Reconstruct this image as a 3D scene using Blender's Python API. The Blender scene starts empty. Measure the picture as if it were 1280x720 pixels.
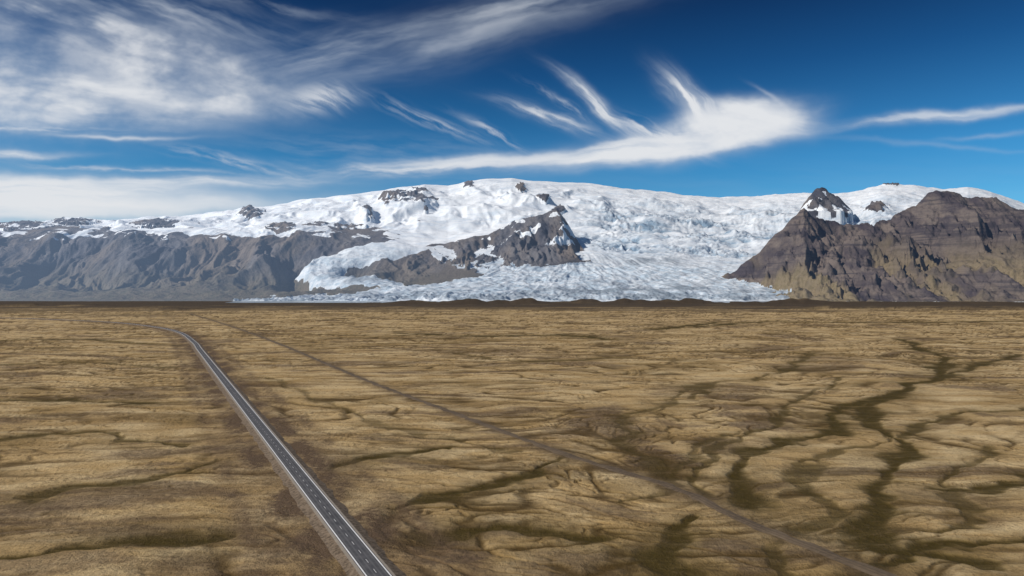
import bpy, math
import numpy as np

F = 853.33; HY = 364.0; H = 90.0
rng = np.random.RandomState(7)
M = 4095
perm = rng.permutation(M+1).astype(np.int32)
ang = rng.rand(M+1)*2*np.pi
GC = np.cos(ang).astype(np.float32); GS = np.sin(ang).astype(np.float32)

def pn(x, y, seed=0):
    x = np.asarray(x, dtype=np.float32)+np.float32(seed*17.37); y = np.asarray(y, dtype=np.float32)+np.float32(seed*5.91)
    x, y = np.broadcast_arrays(x, y)
    xf = np.floor(x); yf = np.floor(y)
    xi = xf.astype(np.int32); yi = yf.astype(np.int32)
    fx = x-xf; fy = y-yf
    u = fx*fx*fx*(fx*(fx*6-15)+10); v = fy*fy*fy*(fy*(fy*6-15)+10)
    p0 = perm[xi & M]+yi; p1 = perm[(xi+1) & M]+yi
    def g(ix, dx, dy):
        h = perm[ix & M]
        return GC[h]*dx+GS[h]*dy
    a = g(p0, fx, fy); b = g(p1, fx-1, fy)
    c = g(p0+1, fx, fy-1); d = g(p1+1, fx-1, fy-1)
    return ((a+(b-a)*u)*(1-v)+(c+(d-c)*u)*v)*1.5

def fbm(x, y, o=4, seed=0, gain=0.5):
    s = 0; a = 1.0; t = 0
    for i in range(o):
        s = s+a*pn(x*2**i, y*2**i, seed+i*3); t += a; a *= gain
    return s/t*1.4

def ridged(x, y, o=4, seed=0, gain=0.5):
    s = 0; a = 1.0; t = 0
    for i in range(o):
        s = s+a*(1-np.abs(pn(x*2**i, y*2**i, seed+i*3))*2.0); t += a; a *= gain
    return s/t

def sstep(a, b, x):
    t = np.clip((x-a)/(b-a), 0, 1); return t*t*(3-2*t)

def blur(a, n, passes=2):
    for _ in range(passes):
        for ax in (0, 1):
            pad = [(0, 0), (0, 0)]; pad[ax] = (n+1, n)
            c = np.cumsum(np.pad(a, pad, mode='edge').astype(np.float64), axis=ax)
            sl1 = [slice(None)]*2; sl2 = [slice(None)]*2
            sl1[ax] = slice(2*n+1, None); sl2[ax] = slice(0, -(2*n+1))
            a = ((c[tuple(sl1)]-c[tuple(sl2)])/(2*n+1)).astype(np.float32)
    return a

def grid_mesh(name, X, Y, Z, mat, attrs=None, wrap=False, smooth=True):
    R, C = X.shape
    me = bpy.data.meshes.new(name)
    co = np.stack([X, Y, Z], -1).reshape(-1, 3).astype(np.float32)
    idx = np.arange(R*C).reshape(R, C)
    if wrap:
        idx = np.concatenate([idx, idx[:, :1]], 1)
    q = np.stack([idx[:-1, :-1], idx[:-1, 1:], idx[1:, 1:], idx[1:, :-1]], -1).reshape(-1, 4)
    me.vertices.add(len(co)); me.vertices.foreach_set("co", co.ravel())
    me.loops.add(q.size); me.loops.foreach_set("vertex_index", q.ravel().astype(np.int32))
    me.polygons.add(len(q)); me.polygons.foreach_set("loop_start", np.arange(0, q.size, 4, dtype=np.int32))
    try:
        me.polygons.foreach_set("loop_total", np.full(len(q), 4, dtype=np.int32))
    except Exception:
        pass
    me.polygons.foreach_set("use_smooth", np.full(len(q), smooth, dtype=bool))
    me.update(calc_edges=True)
    for k, v in (attrs or {}).items():
        a = me.attributes.new(k, 'FLOAT', 'POINT')
        a.data.foreach_set("value", np.ascontiguousarray(v, dtype=np.float32).ravel())
    me.materials.append(mat)
    ob = bpy.data.objects.new(name, me)
    bpy.context.scene.collection.objects.link(ob)
    return ob

class NT:
    def __init__(s, name):
        s.m = bpy.data.materials.new(name); s.m.use_nodes = True
        s.t = s.m.node_tree; s.t.nodes.clear()
        s.out = s.t.nodes.new('ShaderNodeOutputMaterial')
    def n(s, ty, **kw):
        nd = s.t.nodes.new(ty)
        for k, v in kw.items(): setattr(nd, k, v)
        return nd
    def set(s, sock, v):
        if isinstance(v, bpy.types.NodeSocket): s.t.links.new(v, sock)
        else:
            if isinstance(v, (tuple, list)) and len(v) == 3 and sock.type == 'RGBA': v = (*v, 1)
            sock.default_value = v
    def attr(s, nm):
        return s.n('ShaderNodeAttribute', attribute_name=nm).outputs['Fac']
    def pos(s):
        return s.n('ShaderNodeNewGeometry').outputs['Position']
    def map(s, v, scale):
        nd = s.n('ShaderNodeMapping'); s.set(nd.inputs['Vector'], v); nd.inputs['Scale'].default_value = scale
        return nd.outputs[0]
    def noise(s, v, sc, det=4, rough=.55, dist=0):
        nd = s.n('ShaderNodeTexNoise'); s.set(nd.inputs['Vector'], v)
        nd.inputs['Scale'].default_value = sc; nd.inputs['Detail'].default_value = det
        nd.inputs['Roughness'].default_value = rough; nd.inputs['Distortion'].default_value = dist
        return nd.outputs['Fac']
    def math(s, op, a, b=0.0, c=None, clamp=False):
        nd = s.n('ShaderNodeMath', operation=op, use_clamp=clamp)
        s.set(nd.inputs[0], a); s.set(nd.inputs[1], b)
        if c is not None: s.set(nd.inputs[2], c)
        return nd.outputs[0]
    def ss(s, v, a, b, lo=0.0, hi=1.0):
        nd = s.n('ShaderNodeMapRange', interpolation_type='SMOOTHSTEP')
        s.set(nd.inputs['Value'], v)
        nd.inputs['From Min'].default_value = a; nd.inputs['From Max'].default_value = b
        nd.inputs['To Min'].default_value = lo; nd.inputs['To Max'].default_value = hi
        return nd.outputs[0]
    def mix(s, f, a, b, bt='MIX'):
        nd = s.n('ShaderNodeMix', data_type='RGBA', blend_type=bt)
        s.set(nd.inputs[0], f); s.set(nd.inputs[6], a); s.set(nd.inputs[7], b)
        return nd.outputs[2]
    def bsdf(s, col, rough=.9, height=None, dist=1.0, strength=1.0, spec=0.2, haze=None):
        b = s.n('ShaderNodeBsdfPrincipled'); s.set(b.inputs['Base Color'], col); s.set(b.inputs['Roughness'], rough)
        b.inputs['Specular IOR Level'].default_value = spec
        if height is not None:
            bp = s.n('ShaderNodeBump'); s.set(bp.inputs['Height'], height)
            s.set(bp.inputs['Distance'], dist); s.set(bp.inputs['Strength'], strength)
            s.t.links.new(bp.outputs[0], b.inputs['Normal'])
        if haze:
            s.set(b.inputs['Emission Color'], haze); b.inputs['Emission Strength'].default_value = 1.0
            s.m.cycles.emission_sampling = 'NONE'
        s.t.links.new(b.outputs[0], s.out.inputs[0])
        return s.m

def P(x, y):
    D = F*H/(y-HY); return ((x-640)/F*D, D)

def catmull(pts, step):
    pts = [np.array(p, float) for p in pts]
    pts = [2*pts[0]-pts[1]]+pts+[2*pts[-1]-pts[-2]]
    out = []
    for i in range(1, len(pts)-2):
        p0, p1, p2, p3 = pts[i-1:i+3]
        n = max(2, int(np.linalg.norm(p2-p1)/step))
        for t in np.arange(n)/n:
            out.append(.5*((2*p1)+(-p0+p2)*t+(2*p0-5*p1+4*p2-p3)*t*t+(-p0+3*p1-3*p2+p3)*t**3))
    out.append(pts[-2]); return np.array(out)

def dist_poly(X, Y, pts, reach=60):
    d = np.full(X.shape, 1e6, dtype=np.float32).ravel()
    Xr = X.ravel(); Yr = Y.ravel()
    x0, y0 = pts.min(0)-reach; x1, y1 = pts.max(0)+reach
    idx = np.nonzero((Xr > x0) & (Xr < x1) & (Yr > y0) & (Yr < y1))[0]
    for k in range(0, len(pts)-1, 4):
        seg = pts[k:k+5]
        a0, b0 = seg.min(0)-reach; a1, b1 = seg.max(0)+reach
        xx = Xr[idx]; yy = Yr[idx]
        ii = idx[(xx > a0) & (xx < a1) & (yy > b0) & (yy < b1)]
        if len(ii) == 0: continue
        xx = Xr[ii]; yy = Yr[ii]; dd = d[ii]
        for (ax, ay), (bx, by) in zip(seg[:-1], seg[1:]):
            vx, vy = bx-ax, by-ay; L = vx*vx+vy*vy+1e-9
            t = np.clip(((xx-ax)*vx+(yy-ay)*vy)/L, 0, 1)
            dd = np.minimum(dd, np.hypot(xx-ax-t*vx, yy-ay-t*vy))
        d[ii] = dd
    return d.reshape(X.shape)

# ---------- roads ----------
road_c = [(-42.5-.525*(y-215.6), y) for y in (-700, -200, 0, 215, 500, 800, 1050, 1200)] + \
         [(-718, 1476), (-890, 1706), (-1130, 1950), (-1380, 2120), (-1745, 2310), (-2438, 2480), (-3600, 2600)]
track_c = [(500, -500), (230, 0), P(1110, 720), P(930, 650), P(840, 608), P(700, 565), P(560, 513), P(450, 472), P(350, 430), P(290, 408), P(238, 392)]
road_l = catmull(road_c, 60); track_l = catmull(track_c, 60)

# ---------- ground sheet ----------
th_f = np.linspace(-46, 46, 1150)
th_b = np.linspace(46, 314, 70)[1:-1]
th = np.radians(np.concatenate([th_f, th_b]))
r = np.concatenate([np.linspace(1, 140, 10), 1/np.linspace(1/150., 1/6000., 800), np.geomspace(6200, 60000, 20)])
TH, Rr = np.meshgrid(th, r)
GX = (Rr*np.sin(TH)).astype(np.float32); GY = (Rr*np.cos(TH)).astype(np.float32)
near = Rr < 9000
px = 640+F*GX/np.maximum(GY, 1)
rightness = sstep(-150, 250, GX)
w1 = fbm(GX/260, GY/260, 3, 1); w2 = fbm(GX/260, GY/260, 3, 9)
amp = 35+85*rightness
rag = 2.5*fbm(GX/16, GY/9, 3, 7, .6)
wx = GX+amp*w1; wy = GY+amp*w2+rag
def contour(n, L, w, ph=0.0):
    q = np.abs(((n*L+ph) % 1)-.5)*2
    return np.exp(-(q/w)**2)
m1 = sstep(-.25, .15, fbm(GX/420, GY/300, 3, 21))
m2 = sstep(-.2, .2, fbm(GX/200, GY/130, 4, 31))
m3 = sstep(-.15, .2, fbm(GX/110, GY/60, 4, 41))
nA = fbm(wx/330, wy/150, 3, 50, .42)
nB = fbm(wx/190, wy/55, 4, 60, .42)
nC = fbm(wx/70, wy/22, 3, 70, .5)
nD = fbm(wx/800, wy/240, 4, 65, .45)
wvar = .35+1.2*sstep(-.4, .5, fbm(GX/90, GY/40, 4, 75))
gen = np.maximum.reduce([contour(nA, 5, .24*wvar)*m2, contour(nB, 2.6, .20*wvar, .3)*m1*.9, contour(nC, 1.8, .22*wvar)*m3*.7,
                         contour(nD, 5, .14*wvar, .1)*m1,
                         contour(nA, 9, .26*wvar, .2)*m3*.9*(.35+.65*rightness)])
bank = np.maximum(sstep(.10, .34, nB)*sstep(.62, .4, nB)*m2*.6, .6*sstep(.1, .3, nD)*sstep(.42, .3, nD)*m1)
streak = sstep(.05, .5, fbm(wx/150, wy/14, 5, 77, .6))*sstep(2600, 1500, GY)*(1-.4*rightness)
CH = [([(1125, 423), (1165, 440), (1180, 455), (1150, 475), (1110, 490), (1060, 515), (1010, 545), (960, 560), (930, 580), (925, 610), (935, 625)], 9, 1),
      ([(1110, 490), (1095, 530), (1120, 560), (1090, 600), (1080, 640), (1110, 660), (1150, 685), (1230, 700)], 7.5, 1),
      ([(1280, 443), (1200, 460), (1130, 485)], 9, .95),
      ([(440, 582), (500, 572), (560, 563)], 4.5, 1),
      ([(470, 640), (560, 627), (640, 612), (685, 592), (712, 570)], 5, 1),
      ([(0, 690), (100, 676), (200, 662), (300, 652)], 6, 1),
      ([(870, 640), (835, 690), (880, 725)], 5, 1),
      ([(870, 408), (960, 402), (1100, 403), (1290, 401)], 20, 1),
      ([(1170, 598), (1230, 604), (1290, 588)], 5, 1),
      ([(500, 416), (600, 420), (700, 418), (760, 424)], 17, 1),
      ([(820, 412), (850, 408), (900, 402)], 22, 1),
      ([(0, 500), (90, 498), (180, 506)], 6, .9),
      ([(20, 625), (110, 600), (210, 592), (290, 570)], 5, .9),
      ([(0, 455), (120, 452), (210, 460)], 8, .8),
      ([(0, 545), (110, 540), (240, 552)], 5.5, .9),
      ([(0, 425), (100, 424), (230, 432)], 11, .8),
      ([(1280, 510), (1180, 520), (1120, 545)], 6, .9),
      ([(1290, 655), (1200, 668), (1130, 720)], 5, 1),
      ([(480, 670), (560, 668), (640, 655), (760, 662)], 4, 1),
      ([(900, 480), (830, 500), (780, 545), (830, 590)], 5, .7),
      ([(330, 470), (420, 500), (520, 545), (640, 560)], 4, .6),
      ([(560, 440), (660, 452), (760, 446), (880, 452)], 8, .8),
      ([(1020, 440), (960, 470), (900, 478), (860, 500)], 7, .8),
      ([(860, 620), (865, 590), (890, 565), (935, 548), (1000, 500), (1040, 470)], 4.5, .8),
      ([(1030, 720), (1010, 680), (1040, 640), (1010, 600), (1030, 570), (1100, 540)], 4, .8),
      ([(1230, 560), (1190, 590), (1200, 630), (1160, 650)], 4, .8),
      ([(760, 620), (830, 600), (870, 560), (930, 540)], 4, .7)]
chan = np.zeros_like(GX)
jx = GX+8*fbm(GX/38, GY/38, 4, 81, .55)+14*fbm(GX/120, GY/120, 2, 82); jy = GY+11*fbm(GX/38, GY/38, 4, 85, .55)+16*fbm(GX/120, GY/120, 2, 86)
wv_ = .5+1.0*sstep(-.4, .5, fbm(GX/60, GY/40, 4, 88))
for pts, w, a in CH:
    wp = catmull([P(*p) for p in pts], 25 if w < 11 else 120)
    d = dist_poly(jx, jy, wp, 70)
    q = (d/(w*wv_))**2
    chan = np.maximum(chan, a*np.maximum(np.exp(-q*q), .45*np.exp(-q/5)))
soil = np.zeros_like(GX)
sn = fbm(GX/45, GY/26, 5, 91, .6)
for (x, y, rx, ry, a) in [(950, 525, 48, 24, .9), (885, 550, 38, 18, .8), (812, 572, 38, 22, 1), (745, 520, 55, 20, .9), (880, 488, 70, 8, .6), (700, 540, 40, 10, .5), (1050, 450, 70, 8, .4),
                          (560, 690, 90, 30, .9), (960, 690, 90, 25, .8), (300, 700, 80, 35, .8), (640, 660, 70, 14, .6), (150, 610, 70, 12, .6), (610, 440, 100, 6, .5), (60, 700, 90, 20, .6), (760, 700, 80, 25, .6), (1180, 620, 60, 18, .5)]:
    cx, cy = P(x, y); _, y2 = P(x, y+ry); rX = rx/F*cy; rY = abs(y2-cy)
    q = ((jx-cx)/rX)**2+((jy-cy)/rY)**2+1.9*sn
    soil = np.maximum(soil, a*sstep(1.4, .2, q))
soil = np.maximum(soil, .8*sstep(.12, .42, fbm(wx/190, wy/55, 5, 101, .6)))
dr = dist_poly(GX, GY, road_l, 80); dt = dist_poly(GX, GY, track_l, 60)
side = np.clip(np.exp(-((dr-11)/13)**2)*1.0+np.exp(-((dr-31)/5)**2)*.5, 0, 1)
side = side*(.5+1.0*sstep(-.5, .4, fbm(GX/26, GY/50, 4, 111)))
tside = np.exp(-(dt/8)**2)*(.7+.7*fbm(GX/16, GY/30, 3, 115))
flat = sstep(6, 24, dr)*sstep(4, 14, dt)
GZ = (.8*fbm(GX/90, GY/50, 4, 121)+.35*fbm(GX/14, GY/10, 3, 125) - 1.3*np.maximum(gen*.8, chan))*flat*near
GZ = GZ-.25
front = (GY > 500)
mor = np.exp(-((GY-5050)/330)**2)*sstep(440, 560, px)*sstep(1120, 950, px)*36
mor += np.exp(-((GY-4300)/260)**2)*sstep(260, 60, px)*16+np.exp(-((GY-3700)/200)**2)*sstep(920, 1050, px)*13
mor += np.exp(-((GY-3350)/150)**2)*np.exp(-((px-225)/45)**2)*14
mor = mor*np.clip(.55+1.7*fbm(GX/420, GY/220, 4, 131), 0, 2)
GZ = GZ+np.where(front, np.maximum(mor, 0), 0)
GZ = np.where(GY > 5450, np.minimum(GZ, -.5), GZ)
far = sstep(2600, 3800, GY+1300*fbm(GX/900, GY/260, 4, 141)+np.where(px < 300, 300, 0))
far2 = np.maximum(sstep(3300, 4200, GY+900*fbm(GX/700, GY/260, 4, 145)), sstep(2, 7, np.where(front, mor, 0)))

g = NT("moss_plain"); p = g.pos()
p2 = g.map(p, (.45, 1, 1))
n1 = g.noise(p2, .006, 6, .6, .6); n2 = g.noise(p2, .035, 8, .66, .6); n3 = g.noise(p, .35, 6, .65); n4 = g.noise(p, 1.6, 3, .6)
n5 = g.noise(g.map(p, (.25, 1, 1)), .02, 10, .72, .8)
n6 = g.noise(g.map(p, (.22, 1, 1)), .10, 8, .72, .5)
col = g.mix(g.ss(n1, .35, .65), (.52, .36, .17), (.39, .26, .11))
col = g.mix(g.ss(n2, .38, .68), col, (.62, .47, .26))
col = g.mix(g.ss(n5, .51, .67, 0, .65), col, (.19, .118, .05))
col = g.mix(g.math('MULTIPLY', g.attr('streak'), g.ss(n6, .38, .58, .2, .85)), col, (.17, .108, .045))
col = g.mix(g.ss(n6, .54, .67, 0, .5), col, (.17, .105, .045))
col = g.mix(g.attr('bank'), col, (.22, .145, .055))
col = g.mix(g.math('MULTIPLY', g.attr('soil'), g.ss(n3, .25, .6, .5, .95)), col, (.11, .074, .05))
col = g.mix(g.math('MULTIPLY', g.attr('gen'), g.ss(n6, .32, .54, .5, 1.0)), col, (.085, .052, .017))
col = g.mix(g.math('MULTIPLY', g.attr('chan'), g.ss(n6, .3, .52, .75, 1.0)), col, (.062, .043, .010))
col = g.mix(g.math('MULTIPLY', g.attr('side'), g.ss(n3, .3, .6, .5, .95), clamp=True), col, (.12, .08, .05))
col = g.mix(g.attr('tside'), col, (.12, .083, .05))
col = g.mix(g.math('MULTIPLY', g.attr('far'), g.ss(n1, .3, .6, .5, .9)), col, (.13, .092, .05))
col = g.mix(g.math('MULTIPLY', g.attr('far2'), g.ss(n1, .25, .5, .7, .97)), col, (.06, .045, .032))
col = g.mix(g.ss(n3, .53, .67, 0, .55), col, (.12, .08, .035))
col = g.mix(g.ss(n4, .56, .7, 0, .55), col, (.06, .042, .02))
hh = g.math('ADD', g.math('MULTIPLY', n3, 1.2), g.math('MULTIPLY', n4, .4))
hh = g.math('ADD', hh, g.math('MULTIPLY', n2, .8))
gm = g.bsdf(col, .95, hh, 1.0, .85, spec=.1)
grid_mesh("ground", GX, GY, GZ, gm, dict(soil=soil, gen=gen, chan=chan, side=side, bank=bank, streak=streak, tside=np.clip(tside, 0, 1)*.85, far=far, far2=far2), wrap=True)

def ribbon(name, line, offs, zs, mat, jit=0, parent=None):
    d = np.gradient(line, axis=0); d /= np.linalg.norm(d, axis=1)[:, None]
    nrm = np.stack([d[:, 1], -d[:, 0]], 1)
    s = np.concatenate([[0], np.cumsum(np.linalg.norm(np.diff(line, axis=0), axis=1))])
    offs = np.array(offs, float); O = np.repeat(offs[None], len(line), 0)
    if jit:
        O[:, 0] += jit*fbm(s/9, s*0, 3, 3); O[:, -1] += jit*fbm(s/9, s*0+9, 3, 5)
    X = line[:, 0:1]+nrm[:, 0:1]*O; Y = line[:, 1:2]+nrm[:, 1:2]*O
    Z = np.repeat(np.array(zs, float)[None], len(line), 0)
    ob = grid_mesh(name, X, Y, Z, mat, dict(off=O, along=np.repeat(s[:, None], len(offs), 1)), smooth=False)
    ob.parent = parent
    return ob
road = bpy.data.objects.new("road", None); bpy.context.scene.collection.objects.link(road)
a = NT("asphalt"); p = a.pos()
na = a.noise(p, .25, 5); nb = a.noise(p, 3, 3)
off = a.math('ABSOLUTE', a.attr('off'))
wheel = a.math('ABSOLUTE', a.math('SUBTRACT', off, 1.75))
c = a.mix(a.ss(na, .3, .7), (.065, .065, .07), (.105, .102, .106))
c = a.mix(a.ss(a.math('ABSOLUTE', a.math('SUBTRACT', wheel, .75)), 0, .5, .5, 0), c, (.16, .158, .16))
am = a.bsdf(c, .8, nb, .02, .5)
em = NT("gravel_embankment"); p = em.pos(); ne = em.noise(p, .6, 6, .7)
ec = em.mix(em.ss(ne, .35, .65), (.085, .062, .042), (.22, .165, .115))
eo = em.math('ABSOLUTE', em.attr('off'))
ec = em.mix(em.ss(eo, 5.2, 4.6, 0, .75), ec, (.34, .30, .25))
emm = em.bsdf(ec, .95, ne, .3, .8)
wp_ = NT("road_paint"); p = wp_.pos(); nw = wp_.noise(p, 1.5, 5, .7)
wm = wp_.bsdf(wp_.mix(wp_.ss(nw, .45, .75), (.8, .8, .78), (.55, .55, .54)), .7)
rl = catmull(road_c, 6)
ribbon("asphalt_surface", rl, [-3.9, -2, 0, 2, 3.9], [.9, .94, .98, .94, .9], am, parent=road)
ribbon("embankment", rl, [-9.5, -4.8, -3.8, 3.8, 4.8, 9.5], [-.6, .8, .86, .86, .8, -.6], emm, jit=1.5, parent=road)
ribbon("edge_line_left", rl, [-3.65, -3.2], [.931, .94], wm, parent=road)
ribbon("edge_line_right", rl, [3.2, 3.65], [.94, .931], wm, parent=road)
rd = catmull(road_c, 1.0)
s = np.concatenate([[0], np.cumsum(np.linalg.norm(np.diff(rd, axis=0), axis=1))])
vs, fs = [], []
k = 0
while k*9+3 < s[-1]:
    a0, a1 = k*9, k*9+3.2; k += 1
    p0 = np.array([np.interp(a0, s, rd[:, 0]), np.interp(a0, s, rd[:, 1])]); p1 = np.array([np.interp(a1, s, rd[:, 0]), np.interp(a1, s, rd[:, 1])])
    t = (p1-p0)/np.linalg.norm(p1-p0); n = np.array([t[1], -t[0]])*.08; b = len(vs)
    for q in (p0-n, p0+n, p1+n, p1-n): vs.append((q[0], q[1], 1.0))
    fs.append((b, b+1, b+2, b+3))
me = bpy.data.meshes.new("centre_dashes"); me.from_pydata(vs, [], fs); me.materials.append(wm)
cd = bpy.data.objects.new("centre_dashes", me); bpy.context.scene.collection.objects.link(cd); cd.parent = road

t = NT("dirt"); p = t.pos(); nt = t.noise(p, .5, 6, .7); nt2 = t.noise(p, .05, 4)
off = t.math('ABSOLUTE', t.attr('off')); rut = t.math('ABSOLUTE', t.math('SUBTRACT', off, 1.0))
c = t.mix(t.ss(nt, .35, .65), (.085, .062, .04), (.15, .108, .07))
c = t.mix(t.ss(nt2, .4, .65, 0, .6), c, (.19, .14, .09))
c = t.mix(t.ss(rut, 0, .5, .6, 0), c, (.07, .052, .036))
tm = t.bsdf(c, .95, nt, .3, .6)
tl = catmull(track_c, 4)
ribbon("dirt_track", tl, [-2.8, -1, 0, 1, 2.8], [-.2, -.02, .02, -.02, -.2], tm, jit=2.0)

# ---------- mountains / glacier terrain ----------
xs = np.linspace(-200, 1480, 1400)
Ds = np.concatenate([np.linspace(5.4, 10.6, 470), np.linspace(10.6, 17.5, 170)[1:]])
PX, D = np.meshgrid(xs.astype(np.float32), Ds.astype(np.float32))
U = (PX-640)/F
X = U*D; Y = D
def tab(x, pts):
    pts = np.array(pts, float); return np.interp(x, pts[:, 0], pts[:, 1])
sky_t = [(-280, 292), (0, 281), (60, 279), (90, 274), (130, 277), (180, 273), (240, 270), (290, 265), (340, 258), (380, 250), (430, 244), (470, 239), (500, 235), (530, 230), (560, 232), (600, 225), (640, 222), (660, 225), (700, 228), (740, 230), (790, 236), (830, 239), (870, 244), (900, 247), (940, 246), (980, 242), (1060, 240), (1100, 231), (1140, 232), (1180, 236), (1210, 234), (1240, 240), (1280, 254), (1400, 285), (1560, 300)]
SK = tab(PX, sky_t)
fm = np.interp(D, [6.3, 7, 8, 9, 10, 11, 12, 13, 15, 17.5], [.03, .10, .20, .33, .5, .66, .79, .88, 1, 1])
yM = 377-(377-SK)*fm
SKs = tab(PX, [(-280, 296), (0, 290), (300, 288), (420, 286), (600, 290)])
yL = np.interp(D, [6.2, 7, 7.6, 8, 8.5, 9, 9.5, 10], [376, 370, 365, 356, 340, 318, 298, 0])
up = SKs+(SK-SKs)*sstep(9.9, 14.5, D)
bl = np.interp(D, [9.5, 10], [0, 1])
yL = np.where(D > 9.5, bl*up+(1-bl)*298, yL)
wL = sstep(580, 380, PX+25*fbm(X/1.1, Y/1.1, 2, 4))
yB = yL*wL+yM*(1-wL)
Z = H+D*1000*(HY-yB)/F
term = 6.2+.2*fbm(X/.6, X*0, 4, 6)*(1-.5*wL)
Dt = D-term
Z = np.where(Dt < .12, np.where(Dt > 0, Dt/.12*np.maximum(Z-1, 0), -8), Z)
Z = np.where(D > 15, Z-(D-15)*300, Z)
Yb = HY-(Z-H)*F/(D*1000)
wxp = PX+9*fbm(X/.5, Y/.5, 4, 11); wyp = Yb+7*fbm(X/.45, Y/.45, 4, 12)
snowline = tab(wxp, [(-280, 288), (0, 289), (40, 286), (90, 284), (150, 288), (200, 291), (260, 292), (300, 296), (350, 292), (400, 290), (430, 284), (460, 282), (500, 292), (520, 304), (560, 330), (600, 340), (740, 390), (1600, 390)])
def inpoly(px, py, poly):
    ins = np.zeros(px.shape, bool); n = len(poly)
    for i in range(n):
        x0, y0 = poly[i]; x1, y1 = poly[(i+1) % n]
        if y0 == y1: continue
        c = ((y0 > py) != (y1 > py)) & (px < (x1-x0)*(py-y0)/(y1-y0)+x0)
        ins ^= c
    return ins
w2x = PX+5*fbm(X/.3, Y/.3, 4, 13); w2y = Yb+2.5*fbm(X/.3, Y/.3, 4, 14)
polyM = [(290, 375.5), (360, 371.5), (430, 367), (490, 361), (560, 351), (640, 336), (700, 327), (735, 312), (735, 200), (1600, 200), (1600, 392), (290, 392)]
polyG = [(545, 283), (490, 298), (430, 311), (388, 321), (370, 334), (388, 349), (425, 359), (480, 362), (510, 361), (500, 352), (460, 349), (428, 341), (436, 331), (478, 328), (525, 318), (565, 300)]
ice = (wyp < snowline) | inpoly(w2x, w2y, polyM) | inpoly(w2x, w2y, polyG)
lobe = blur(inpoly(w2x, w2y, polyG).astype(np.float32), 9)
iceB = blur(ice.astype(np.float32), 8)
ice = ice.astype(np.float32)
rockd = np.zeros_like(Z); bn = .8+.6*fbm(X/.15, Y/.4, 3, 15)
for (x, y, rx, ry, h) in [(510, 250, 30, 9, 7), (484, 252, 12, 8, 5), (526, 241, 12, 6, 4), (312, 270, 18, 7, 9), (458, 270, 10, 7, 8), (445, 283, 24, 5, 2), (586, 232, 7, 4, 3), (652, 236, 7, 4, 3), (680, 250, 10, 4, 3),
                          (90, 279, 30, 4, 3), (190, 281, 40, 4, 3), (20, 284, 50, 4, 2), (400, 282, 20, 3, 3),
                          (1095, 262, 16, 7, 10), (1115, 230, 12, 2.5, 3), (700, 264, 10, 5, 2), (350, 286, 20, 4, 3)]:
    q = np.exp(-((PX-x)/rx)**2-((Yb-y)/ry)**2)
    rockd = np.maximum(rockd, q)
    Z = Z+q*h*D*1000/F*bn
rock_out = (rockd+.55*fbm(X/.16, Y/.3, 4, 16)) > .52
ice = np.where(rock_out, 0, ice)
env = sstep(7.4, 8.3, D)*wL*(1-.85*iceB*sstep(9.9, 9.4, D))
gul = ridged(X/.62+.35*fbm(X, Y, 3, 17), Y/1.7, 5, 18, .55)
spur = ridged(X/1.5+.3*fbm(X/1.5, Y, 3, 117), Y/4, 3, 118, .4)
Z += env*((gul-.55)*230+(spur-.6)*320)*sstep(10.6, 8.8, D)
Z += env*fbm(X/.8, Y/.6, 3, 20)*60*sstep(8, 8.8, D)
Z += lobe*45*sstep(9.9, 9.2, D)
Z += (.3+.7*(1-wL))*sstep(8.5, 10.5, D)*fbm(X/1.4, Y/1.0, 4, 19)*(120-80*sstep(13, 15, D))
Z += ice*sstep(10.2, 11.5, D)*(ridged(X/.9+.4*fbm(X, Y, 2, 43), Y/1.3, 4, 44, .45)-.6)*150*sstep(14.8, 13, D)*(1-.6*sstep(700, 800, PX))
Z += rock_out*ridged(X/.12, Y/.25, 3, 22)*40
Z += wL*(1-iceB)*sstep(6.2, 6.6, D)*sstep(8.2, 7.2, D)*np.maximum(0, fbm(X/.5, Y/.25, 4, 24)+.15)*70
fall = ice*sstep(9.0, 9.8, D)*sstep(14.0, 11.6, D)*sstep(690, 770, PX)*(1-.3*sstep(980, 1100, PX))
cre = ridged(X/.36+.6*fbm(X/.6, Y/.6, 2, 30), Y/.12, 4, 25, .6)
band = sstep(-.25, .35, fbm(X/1.3+.3*Y, Y/.33, 4, 45))
Z += fall*(cre-.5)*(50+80*band)+ice*sstep(9, 10, D)*fbm(X/.4, Y/.15, 4, 26)*(8+20*sstep(690, 800, PX))
fallamt = fall*np.clip(.25+.95*band, 0, 1)*sstep(.1, .65, 1-cre+.3*fbm(X/.5, Y/.4, 3, 27))
fallamt = np.maximum(fallamt, .4*fall*band)
low = ice*sstep(9.8, 8.6, D)*sstep(0, .1, Dt)
ax_, ay_ = X-.9, Y-10.2
rad = np.hypot(ax_, ay_*.75); azi = np.arctan2(ax_, -ay_)
stri = ridged(azi*13+.7*fbm(X/.8, Y/.8, 3, 28), rad/.7, 4, 29, .6)
ogi = ridged(rad/.22+.3*fbm(X/.5, Y/.5, 2, 47), azi*2, 3, 46)
Z += low*(stri-.5)*34+low*fbm(X/.14, Y/.14, 2, 36)*14+low*(ogi-.5)*16
serac = low*sstep(.9, .2, Dt)
Z += serac*(ridged(X/.08, Y/.11, 3, 48)-.5)*30
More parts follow.
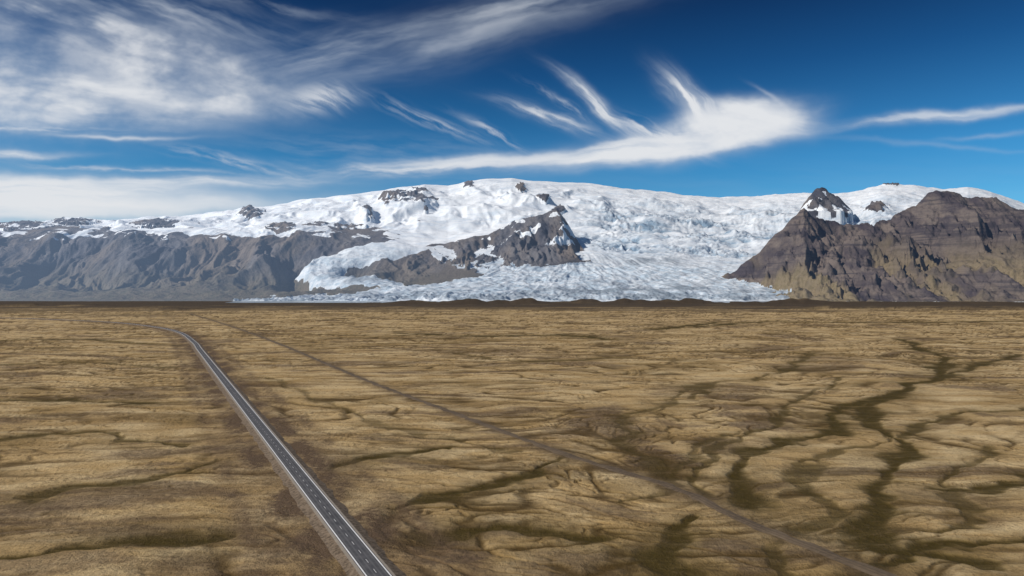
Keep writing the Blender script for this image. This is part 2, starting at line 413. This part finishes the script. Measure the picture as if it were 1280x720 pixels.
def ridge(tb, nseed, amp, back=1.1, pw=1.7, lin=.45, gx=.28, jag=35):
    tb = np.array(tb, float); xp = PX
    yc = np.interp(xp, tb[:, 0], tb[:, 1]); Dc = np.interp(xp, tb[:, 0], tb[:, 2])
    yf = np.interp(xp, tb[:, 0], tb[:, 3]); Df = np.interp(xp, tb[:, 0], tb[:, 4])
    Dc = Dc+.12*fbm(X/.5, X*0, 3, nseed+5)
    zc = H+Dc*1000*(HY-yc)/F; zf = H+Df*1000*(HY-yf)/F
    zc = zc+jag*fbm(X/.22, X*0+.3, 4, nseed+6)
    s_ = (D-Df)/(Dc-Df); sc = np.clip(s_, 0, 1)
    sh = lin*sc+(1-lin)*sc**pw
    zr = zf+(zc-zf)*sh
    gl = ridged(X/gx+.55*fbm(X/.5, Y/.5, 3, nseed+1), Y/(gx*4), 5, nseed, .58)
    g2 = ridged(X/(gx*2.6)+.3*fbm(X/.7, Y/.7, 3, nseed+7), Y/(gx*9), 2, nseed+8, .4)
    e = np.clip((zc-zf)/500, 0, 1)
    zr += amp*((gl-.62)+.9*(g2-.6))*np.sin(np.pi*np.clip(sc, 0, 1)**.8)**.7*e
    zr += amp*.35*fbm(X/.12, Y/.16, 4, nseed+2)*np.sin(np.pi*sc)**.6*e
    b = np.clip((D-Dc)/back, 0, 1)
    zr = np.where(D > Dc, zc-(zc+150)*b, zr)
    zr = np.where((s_ < 0) | (PX < tb[0, 0]) | (PX > tb[-1, 0]), -500, zr)
    return zr, sc
A_ = [(470, 362, 8.9, 352, 8.0), (490, 345, 9.2, 352, 7.95), (510, 314, 9.6, 350, 8.0), (540, 304, 9.8, 349, 8.05), (580, 300, 9.9, 346, 8.15), (620, 288, 10.0, 342, 8.3), (650, 273, 10.1, 337, 8.5), (675, 268, 10.1, 334, 8.6), (695, 261, 10.1, 330, 8.75), (706, 272, 10, 328, 8.8), (722, 299, 9.7, 326, 8.9), (738, 324, 9.3, 325, 9.0)]
zA, sA = ridge(A_, 200, 170, back=.6, pw=1.4)
E_ = [(1000, 262, 11.9, 264, 11.2), (1010, 247, 12, 264, 11.1), (1019, 236, 12, 264, 11.1), (1027, 232, 12, 264, 11.1), (1037, 238, 12, 264, 11.1), (1050, 248, 12, 264, 11.1), (1066, 262, 12, 265, 11.4)]
zE, sE = ridge(E_, 230, 110, back=.6, gx=.2, jag=35)
D_ = [(896, 352, 8.35, 350, 8.15), (915, 338, 8.3, 350, 8.0), (950, 314, 8.2, 362, 7.0), (972, 292, 8.05, 370, 6.55), (990, 272, 7.95, 374, 6.3), (1005, 259, 7.9, 375, 6.15), (1018, 269, 7.95, 376, 6.1), (1045, 279, 8.1, 376, 6.0), (1080, 282, 8.3, 376.5, 6.0), (1110, 273, 8.5, 376.5, 6.0), (1140, 257, 8.6, 376.5, 6.0), (1160, 239, 8.6, 376.5, 6.0), (1185, 240, 8.6, 376.5, 6.0), (1210, 243, 8.6, 376.5, 6.0), (1245, 248, 8.5, 376.5, 5.95), (1265, 256, 8.4, 376.5, 5.9), (1285, 262, 8.4, 376.5, 5.9), (1400, 280, 8.2, 376.5, 5.8), (1560, 300, 8, 376.5, 5.8)]
zD, sD = ridge(D_, 260, 360, back=1.6, pw=1.6, lin=.5, gx=.42, jag=60)
B_ = [(1120, 374, 6.7, 376.6, 5.9), (1145, 352, 6.9, 376.6, 5.9), (1180, 332, 7.0, 376.6, 5.85), (1230, 318, 7.0, 376.6, 5.8), (1290, 308, 7.0, 376.6, 5.75), (1420, 300, 7, 376.7, 5.7), (1560, 320, 7, 376.7, 5.7)]
zB_, sB = ridge(B_, 290, 190, back=1.4, pw=1.2, lin=.5, gx=.35)
kind = np.zeros_like(Z)
for zr, kd in ((zA, 0.35), (zE, .3), (zD, 1), (zB_, .9)):
    m = zr > Z
    Z = np.where(m, zr, Z); ice = np.where(m, 0, ice); kind = np.where(m, kd, kind)
    fallamt = np.where(m, 0, fallamt); low = np.where(m, 0, low)
Yn = HY-(Z-H)*F/(D*1000)
patch = sstep(.1, .3, fbm(X/.35+3, Y/.25, 5, 33))
ice = np.maximum(ice, np.where(kind == 0.35, patch*sstep(316, 298, Yn)*.9, 0))
ice = np.maximum(ice, np.where(kind == 0.3, sstep(.2, .35, fbm(X/.2+3, Y/.2, 5, 34)+.45*sstep(248, 264, Yn)-.15), 0))
ice = np.maximum(ice, np.where((kind == 0) & (PX < 520), sstep(.15, .35, fbm(X/.4, Y/.3, 5, 35))*sstep(308, 292, Yn), 0))
gn = fbm(X/.35, Y/.35, 4, 49)
greyice = low*(np.exp(-((PX-790)/80)**2-((Yn-362)/9)**2)*.6+sstep(350, 370, Yn)*.5+.7*np.exp(-((PX-455)/45)**2-((Yn-347)/9)**2))
greyice = greyice+low*sstep(.45, .8, stri)*.42+serac*.2
greyice = np.clip(greyice*(.75+1.3*gn)+ice*np.exp(-((PX-800)/50)**2-((Yn-325)/5)**2)*(.7+1.2*gn)*.8, 0, 1)

mt = NT("rock_and_ice"); p = mt.pos()
sep = mt.n('ShaderNodeSeparateXYZ'); mt.set(sep.inputs[0], p); zz = sep.outputs[2]
r1 = mt.noise(mt.map(p, (1, .35, .6)), .004, 8, .65, .5); r2 = mt.noise(p, .02, 6, .7)
r3 = mt.noise(mt.map(p, (1, .3, .3)), .0012, 5, .6, .4)
strata = mt.noise(mt.map(p, (.12, .12, 3.0)), .006, 5, .65)
blue = mt.mix(mt.ss(r1, .35, .68), (.05, .052, .066), (.15, .14, .14))  # dark tone leans blue: distance haze mixed into the rock colour
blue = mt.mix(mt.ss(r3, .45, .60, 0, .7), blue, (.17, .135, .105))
brown = mt.mix(mt.ss(r1, .38, .62), (.058, .047, .052), (.165, .132, .11))
brown = mt.mix(mt.ss(strata, .48, .60, 0, .7), brown, (.042, .036, .041))
talus_c = mt.mix(mt.ss(r2, .35, .65), (.155, .122, .065), (.245, .19, .115))
tf = mt.math('MULTIPLY', mt.ss(mt.math('ADD', zz, mt.math('MULTIPLY', r1, 700)), 1100, 550), mt.ss(r3, .40, .54), clamp=True)
brown = mt.mix(tf, brown, talus_c)
green = mt.mix(mt.ss(r2, .4, .6), (.085, .078, .045), (.145, .115, .07))
blue = mt.mix(mt.math('MULTIPLY', mt.ss(mt.math('ADD', zz, mt.math('MULTIPLY', r1, 500)), 850, 250), .85), blue, green)
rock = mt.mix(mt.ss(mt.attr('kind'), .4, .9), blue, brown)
rock = mt.mix(mt.ss(r2, .5, .75, 0, .5), rock, (.032, .03, .036))
s1 = mt.noise(mt.map(p, (.5, 1, 1)), .008, 6, .6, .8)
s3 = mt.noise(mt.map(p, (.35, 1, 1.5)), .004, 7, .68, 1.2)
snow = mt.mix(mt.ss(s3, .45, .68, 0, .65), (.75, .77, .79), (.48, .56, .65))
lowa = mt.attr('low'); fa = mt.attr('fallamt')
snow = mt.mix(mt.math('MULTIPLY', fa, mt.ss(s1, .3, .55, .6, 1.0)), snow, (.23, .33, .43))
snow = mt.mix(mt.math('MULTIPLY', lowa, mt.ss(s1, .38, .60, .25, .9)), snow, (.36, .45, .53))
snow = mt.mix(mt.math('MULTIPLY', mt.attr('grey'), .88), snow, (.18, .215, .25))
sf = mt.math('ADD', mt.attr('ice'), mt.math('MULTIPLY', mt.math('SUBTRACT', r2, .5), .7))
sf = mt.ss(sf, .42, .58)
c = mt.mix(sf, rock, snow)
hgt = mt.math('ADD', r2, mt.math('MULTIPLY', s1, .6))
smooth_ice = mt.math('MULTIPLY', sf, mt.math('SUBTRACT', 1.0, mt.math('MAXIMUM', mt.math('MULTIPLY', lowa, .5), mt.math('MULTIPLY', fa, .8))))
bst = mt.ss(smooth_ice, 0, 1, .85, .3)
hz = mt.mix(mt.ss(sep.outputs[0], -7500, 4000), (.085, .12, .18), (.012, .018, .032))  # painted haze: fixed blue glow on the terrain, no scattering in the air
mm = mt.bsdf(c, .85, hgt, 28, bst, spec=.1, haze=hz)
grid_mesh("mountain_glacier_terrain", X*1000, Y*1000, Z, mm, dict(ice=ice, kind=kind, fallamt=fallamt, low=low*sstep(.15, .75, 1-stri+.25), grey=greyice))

# ---------- lagoon ----------
lx = np.linspace(290, 1010, 120); ly = np.linspace(5.3, 6.35, 40)
LPX, LD = np.meshgrid(lx, ly)
wv = NT("glacial_water"); p = wv.pos(); nl = wv.noise(wv.map(p, (.3, 1, 1)), .008, 7, .75)
lm = wv.bsdf(wv.mix(wv.ss(nl, .42, .6), (.17, .24, .29), (.62, .67, .70)), .3, spec=.5)
grid_mesh("glacial_lagoon", (LPX-640)/F*LD*1000+150*fbm(LD*3, LPX*0, 2, 400), LD*1000, LD*0+.6, lm)

# ---------- cirrus clouds ----------
cx = np.linspace(-240, 1520, 1400); cy = np.linspace(-120, 345, 400)
CX, CY = np.meshgrid(cx, cy)
def ell(x, y, rx, ry, a, pw=1.0):
    ca, sa = math.cos(math.radians(a)), math.sin(math.radians(a))
    dx, dy = QX-x, QY-y
    u_ = (dx*ca+dy*sa)/rx; v_ = (-dx*sa+dy*ca)/ry
    return np.exp(-(u_*u_+v_*v_)**pw)
QX = CX+10*fbm(CX/140, CY/90, 3, 301)+2*fbm(CX/24, CY/14, 3, 303); QY = CY+8*fbm(CX/150, CY/90, 3, 302)+1.5*fbm(CX/24, CY/14, 3, 304)
def fib(a, L=150, W=12, seed=0, o=5):
    ca, sa = math.cos(math.radians(a)), math.sin(math.radians(a))
    u_ = (QX*ca+QY*sa); v_ = (-QX*sa+QY*ca)
    return sstep(-.5, .5, fbm(u_/L, v_/W, o, seed, .55))
dn = np.zeros_like(CX)
def add(v):
    global dn
    dn = 1-(1-dn)*(1-np.clip(v, 0, .97))
puff = sstep(-.45, .45, fbm(CX/120, CY/60, 6, 320, .58))
edgeN = .75+.5*fbm(CX/60, CY/40, 5, 321, .6)
add(ell(235, 88, 125, 50, 14, 1.6)*1.05*(.65+.38*fib(16, 140, 30, 330))*(.65+.4*puff)*edgeN)
add(ell(110, 120, 190, 38, 3, 1.3)*.95*(.55+.45*fib(6, 170, 24, 331))*(.6+.45*puff))
add(ell(90, 25, 190, 46, 16)*.7*(.3+.75*fib(20, 150, 28, 332))*(.5+.6*puff))
add(ell(-60, 110, 170, 70, 5)*.75*(.4+.6*puff))
add(ell(200, 10, 150, 22, 14)*.45*fib(18, 120, 20, 333))
add(ell(40, 158, 110, 3.5, 0)*.8*fib(2, 120, 10, 334)); add(ell(150, 168, 80, 3, 2)*.65)
add(ell(0, 193, 85, 6, 0)*.85*(.5+.5*fib(2, 100, 10, 335)))
add(ell(30, 248, 280, 30, 1, 1.8)*1.05*(.65+.4*fib(2, 220, 18, 336)))
add(ell(230, 230, 190, 7, 0, 1.3)*.85*(.5+.5*fib(2, 160, 10, 337))); add(ell(150, 212, 150, 4, 3)*.6*fib(4, 90, 9, 338)); add(ell(150, 262, 260, 16, -2)*.75)
add(ell(290, 203, 80, 8, 14)*.6*fib(16, 60, 9, 339))
add(ell(560, 42, 210, 28, -16)*.45*(.35+.75*fib(-14, 180, 30, 340)))
add(ell(430, 66, 110, 28, -6)*.45*fib(-10, 140, 24, 341)); add(ell(660, 6, 130, 16, -10)*.35*fib(-12, 120, 16, 342))
add(ell(402, 128, 46, 19, -6, 1.6)*.62*(.25+.85*fib(26, 70, 9, 343)))
add(ell(535, 150, 66, 8, 22)*.6*fib(28, 60, 7, 344)); add(ell(615, 165, 42, 5, 28)*.7*fib(26, 50, 7, 345))
add(ell(690, 147, 58, 8, 18)*.9*(.35+.65*fib(22, 60, 7, 346))); add(ell(705, 130, 42, 4, 30)*.6*fib(34, 50, 7, 347))
add(ell(900, 164, 112, 28, -12, 1.8)*1.25*(.75+.3*fib(-10, 140, 16, 348))*edgeN)
add(ell(940, 148, 74, 23, 6, 1.7)*1.15*(.7+.35*fib(8, 90, 14, 353)))
add(ell(800, 187, 135, 16, -7, 1.5)*1.1*(.6+.45*fib(-6, 150, 12, 349)))
add(ell(752, 133, 62, 9, 38, 1.2)*1.0*(.4+.6*fib(38, 90, 9, 350)))
add(ell(866, 130, 56, 18, 42, 1.5)*1.05*(.45+.6*fib(46, 80, 9, 351)))
add(ell(820, 165, 55, 10, 22)*.85*fib(26, 70, 8, 352))
add(ell(560, 208, 160, 10, -4)*.85*(.35+.7*fib(-6, 120, 11, 354))); add(ell(470, 214, 90, 7, 4)*.6*fib(4, 70, 9, 355)); add(ell(650, 198, 130, 6, -2)*.7)
add(ell(480, 190, 170, 18, 3)*.22*fib(4, 90, 12, 361))
add(ell(1160, 149, 125, 7, -6, 1.4)*.7*(.5+.5*fib(-6, 110, 9, 356))); add(ell(1260, 137, 90, 5, -4)*.5)
add(ell(1180, 182, 130, 3, 4)*.2); add(ell(1240, 168, 60, 3, -6)*.3); add(ell(962, 121, 22, 3, 35)*.35)
add(ell(330, 8, 90, 6, 8)*.3*fib(10, 80, 12, 358))
add(sstep(150, 280, CY)*.08*fib(2, 300, 30, 360))
gx = np.stack([(CX-640)/F, np.ones_like(CX), (HY-CY)/F], -1)
gx = gx/np.linalg.norm(gx, axis=-1, keepdims=True)*45000
edge = sstep(-120, -80, CY)*sstep(-240, -180, CX)*sstep(1520, 1460, CX)*sstep(330, 290, CY)
cl = NT("cirrus")
d_ = cl.attr('dens')
em_ = cl.n('ShaderNodeEmission'); tr = cl.n('ShaderNodeBsdfTransparent'); mx = cl.n('ShaderNodeMixShader')
cl.set(em_.inputs[0], cl.mix(cl.ss(d_, .1, .95), (.44, .52, .63), (.76, .78, .81)))  # cloud shell glows by itself, emission stands in for scattered sunlight
em_.inputs[1].default_value = 1.0
cl.set(mx.inputs[0], d_); cl.t.links.new(tr.outputs[0], mx.inputs[1]); cl.t.links.new(em_.outputs[0], mx.inputs[2]); cl.t.links.new(mx.outputs[0], cl.out.inputs[0])
cl.m.cycles.emission_sampling = 'NONE'
grid_mesh("cirrus_clouds", gx[..., 0], gx[..., 1], gx[..., 2]+H, cl.m, dict(dens=dn*edge))

# ---------- light ----------
sd = np.array([-.93, -.37]); sd /= np.linalg.norm(sd); el = math.radians(36)
w = bpy.data.worlds.new("World"); bpy.context.scene.world = w; w.use_nodes = True
nt_ = w.node_tree; bg = nt_.nodes['Background']
def wn(t): return nt_.nodes.new(t)
st = wn('ShaderNodeTexSky'); st.sky_type = 'NISHITA'; st.sun_disc = False
st.sun_elevation = el; st.sun_rotation = math.atan2(sd[0], sd[1]); st.air_density = 1.0; st.dust_density = .1; st.ozone_density = 3.0; st.altitude = 1500
tc = wn('ShaderNodeTexCoord'); sx = wn('ShaderNodeSeparateXYZ'); nt_.links.new(tc.outputs['Generated'], sx.inputs[0])
rp = wn('ShaderNodeValToRGB'); nt_.links.new(sx.outputs[2], rp.inputs[0])
e = rp.color_ramp.elements
e[0].position = 0; e[0].color = (.48, .90, .98, 1); e[1].position = .45; e[1].color = (.10, .23, .37, 1)
k_ = e.new(.18); k_.color = (.20, .68, .90, 1); k_ = e.new(.30); k_.color = (.08, .34, .55, 1); k_ = e.new(.38); k_.color = (.05, .18, .33, 1)
mu = wn('ShaderNodeMix'); mu.data_type = 'RGBA'; mu.blend_type = 'MULTIPLY'; mu.inputs[0].default_value = 1
nt_.links.new(st.outputs[0], mu.inputs[6]); nt_.links.new(rp.outputs[0], mu.inputs[7]); nt_.links.new(mu.outputs[2], bg.inputs[0])
bg.inputs[1].default_value = .10
sl = bpy.data.lights.new("sun", 'SUN'); sl.energy = 4.4; sl.angle = math.radians(.5); sl.color = (1, .94, .86)
so = bpy.data.objects.new("sun", sl); bpy.context.scene.collection.objects.link(so)
from mathutils import Vector
dv = Vector((sd[0]*math.cos(el), sd[1]*math.cos(el), math.sin(el)))
so.rotation_euler = dv.to_track_quat('Z', 'Y').to_euler()
sc = bpy.context.scene
sc.view_settings.view_transform = 'Standard'; sc.view_settings.look = 'None'; sc.view_settings.exposure = 0
cam = bpy.data.cameras.new("camera"); co = bpy.data.objects.new("camera", cam); sc.collection.objects.link(co)
cam.lens = 24; cam.sensor_width = 36; cam.clip_start = 1; cam.clip_end = 200000
co.location = (0, 0, H); co.rotation_euler = (math.radians(90)+math.atan((HY-360)/F), 0, 0)
sc.camera = co
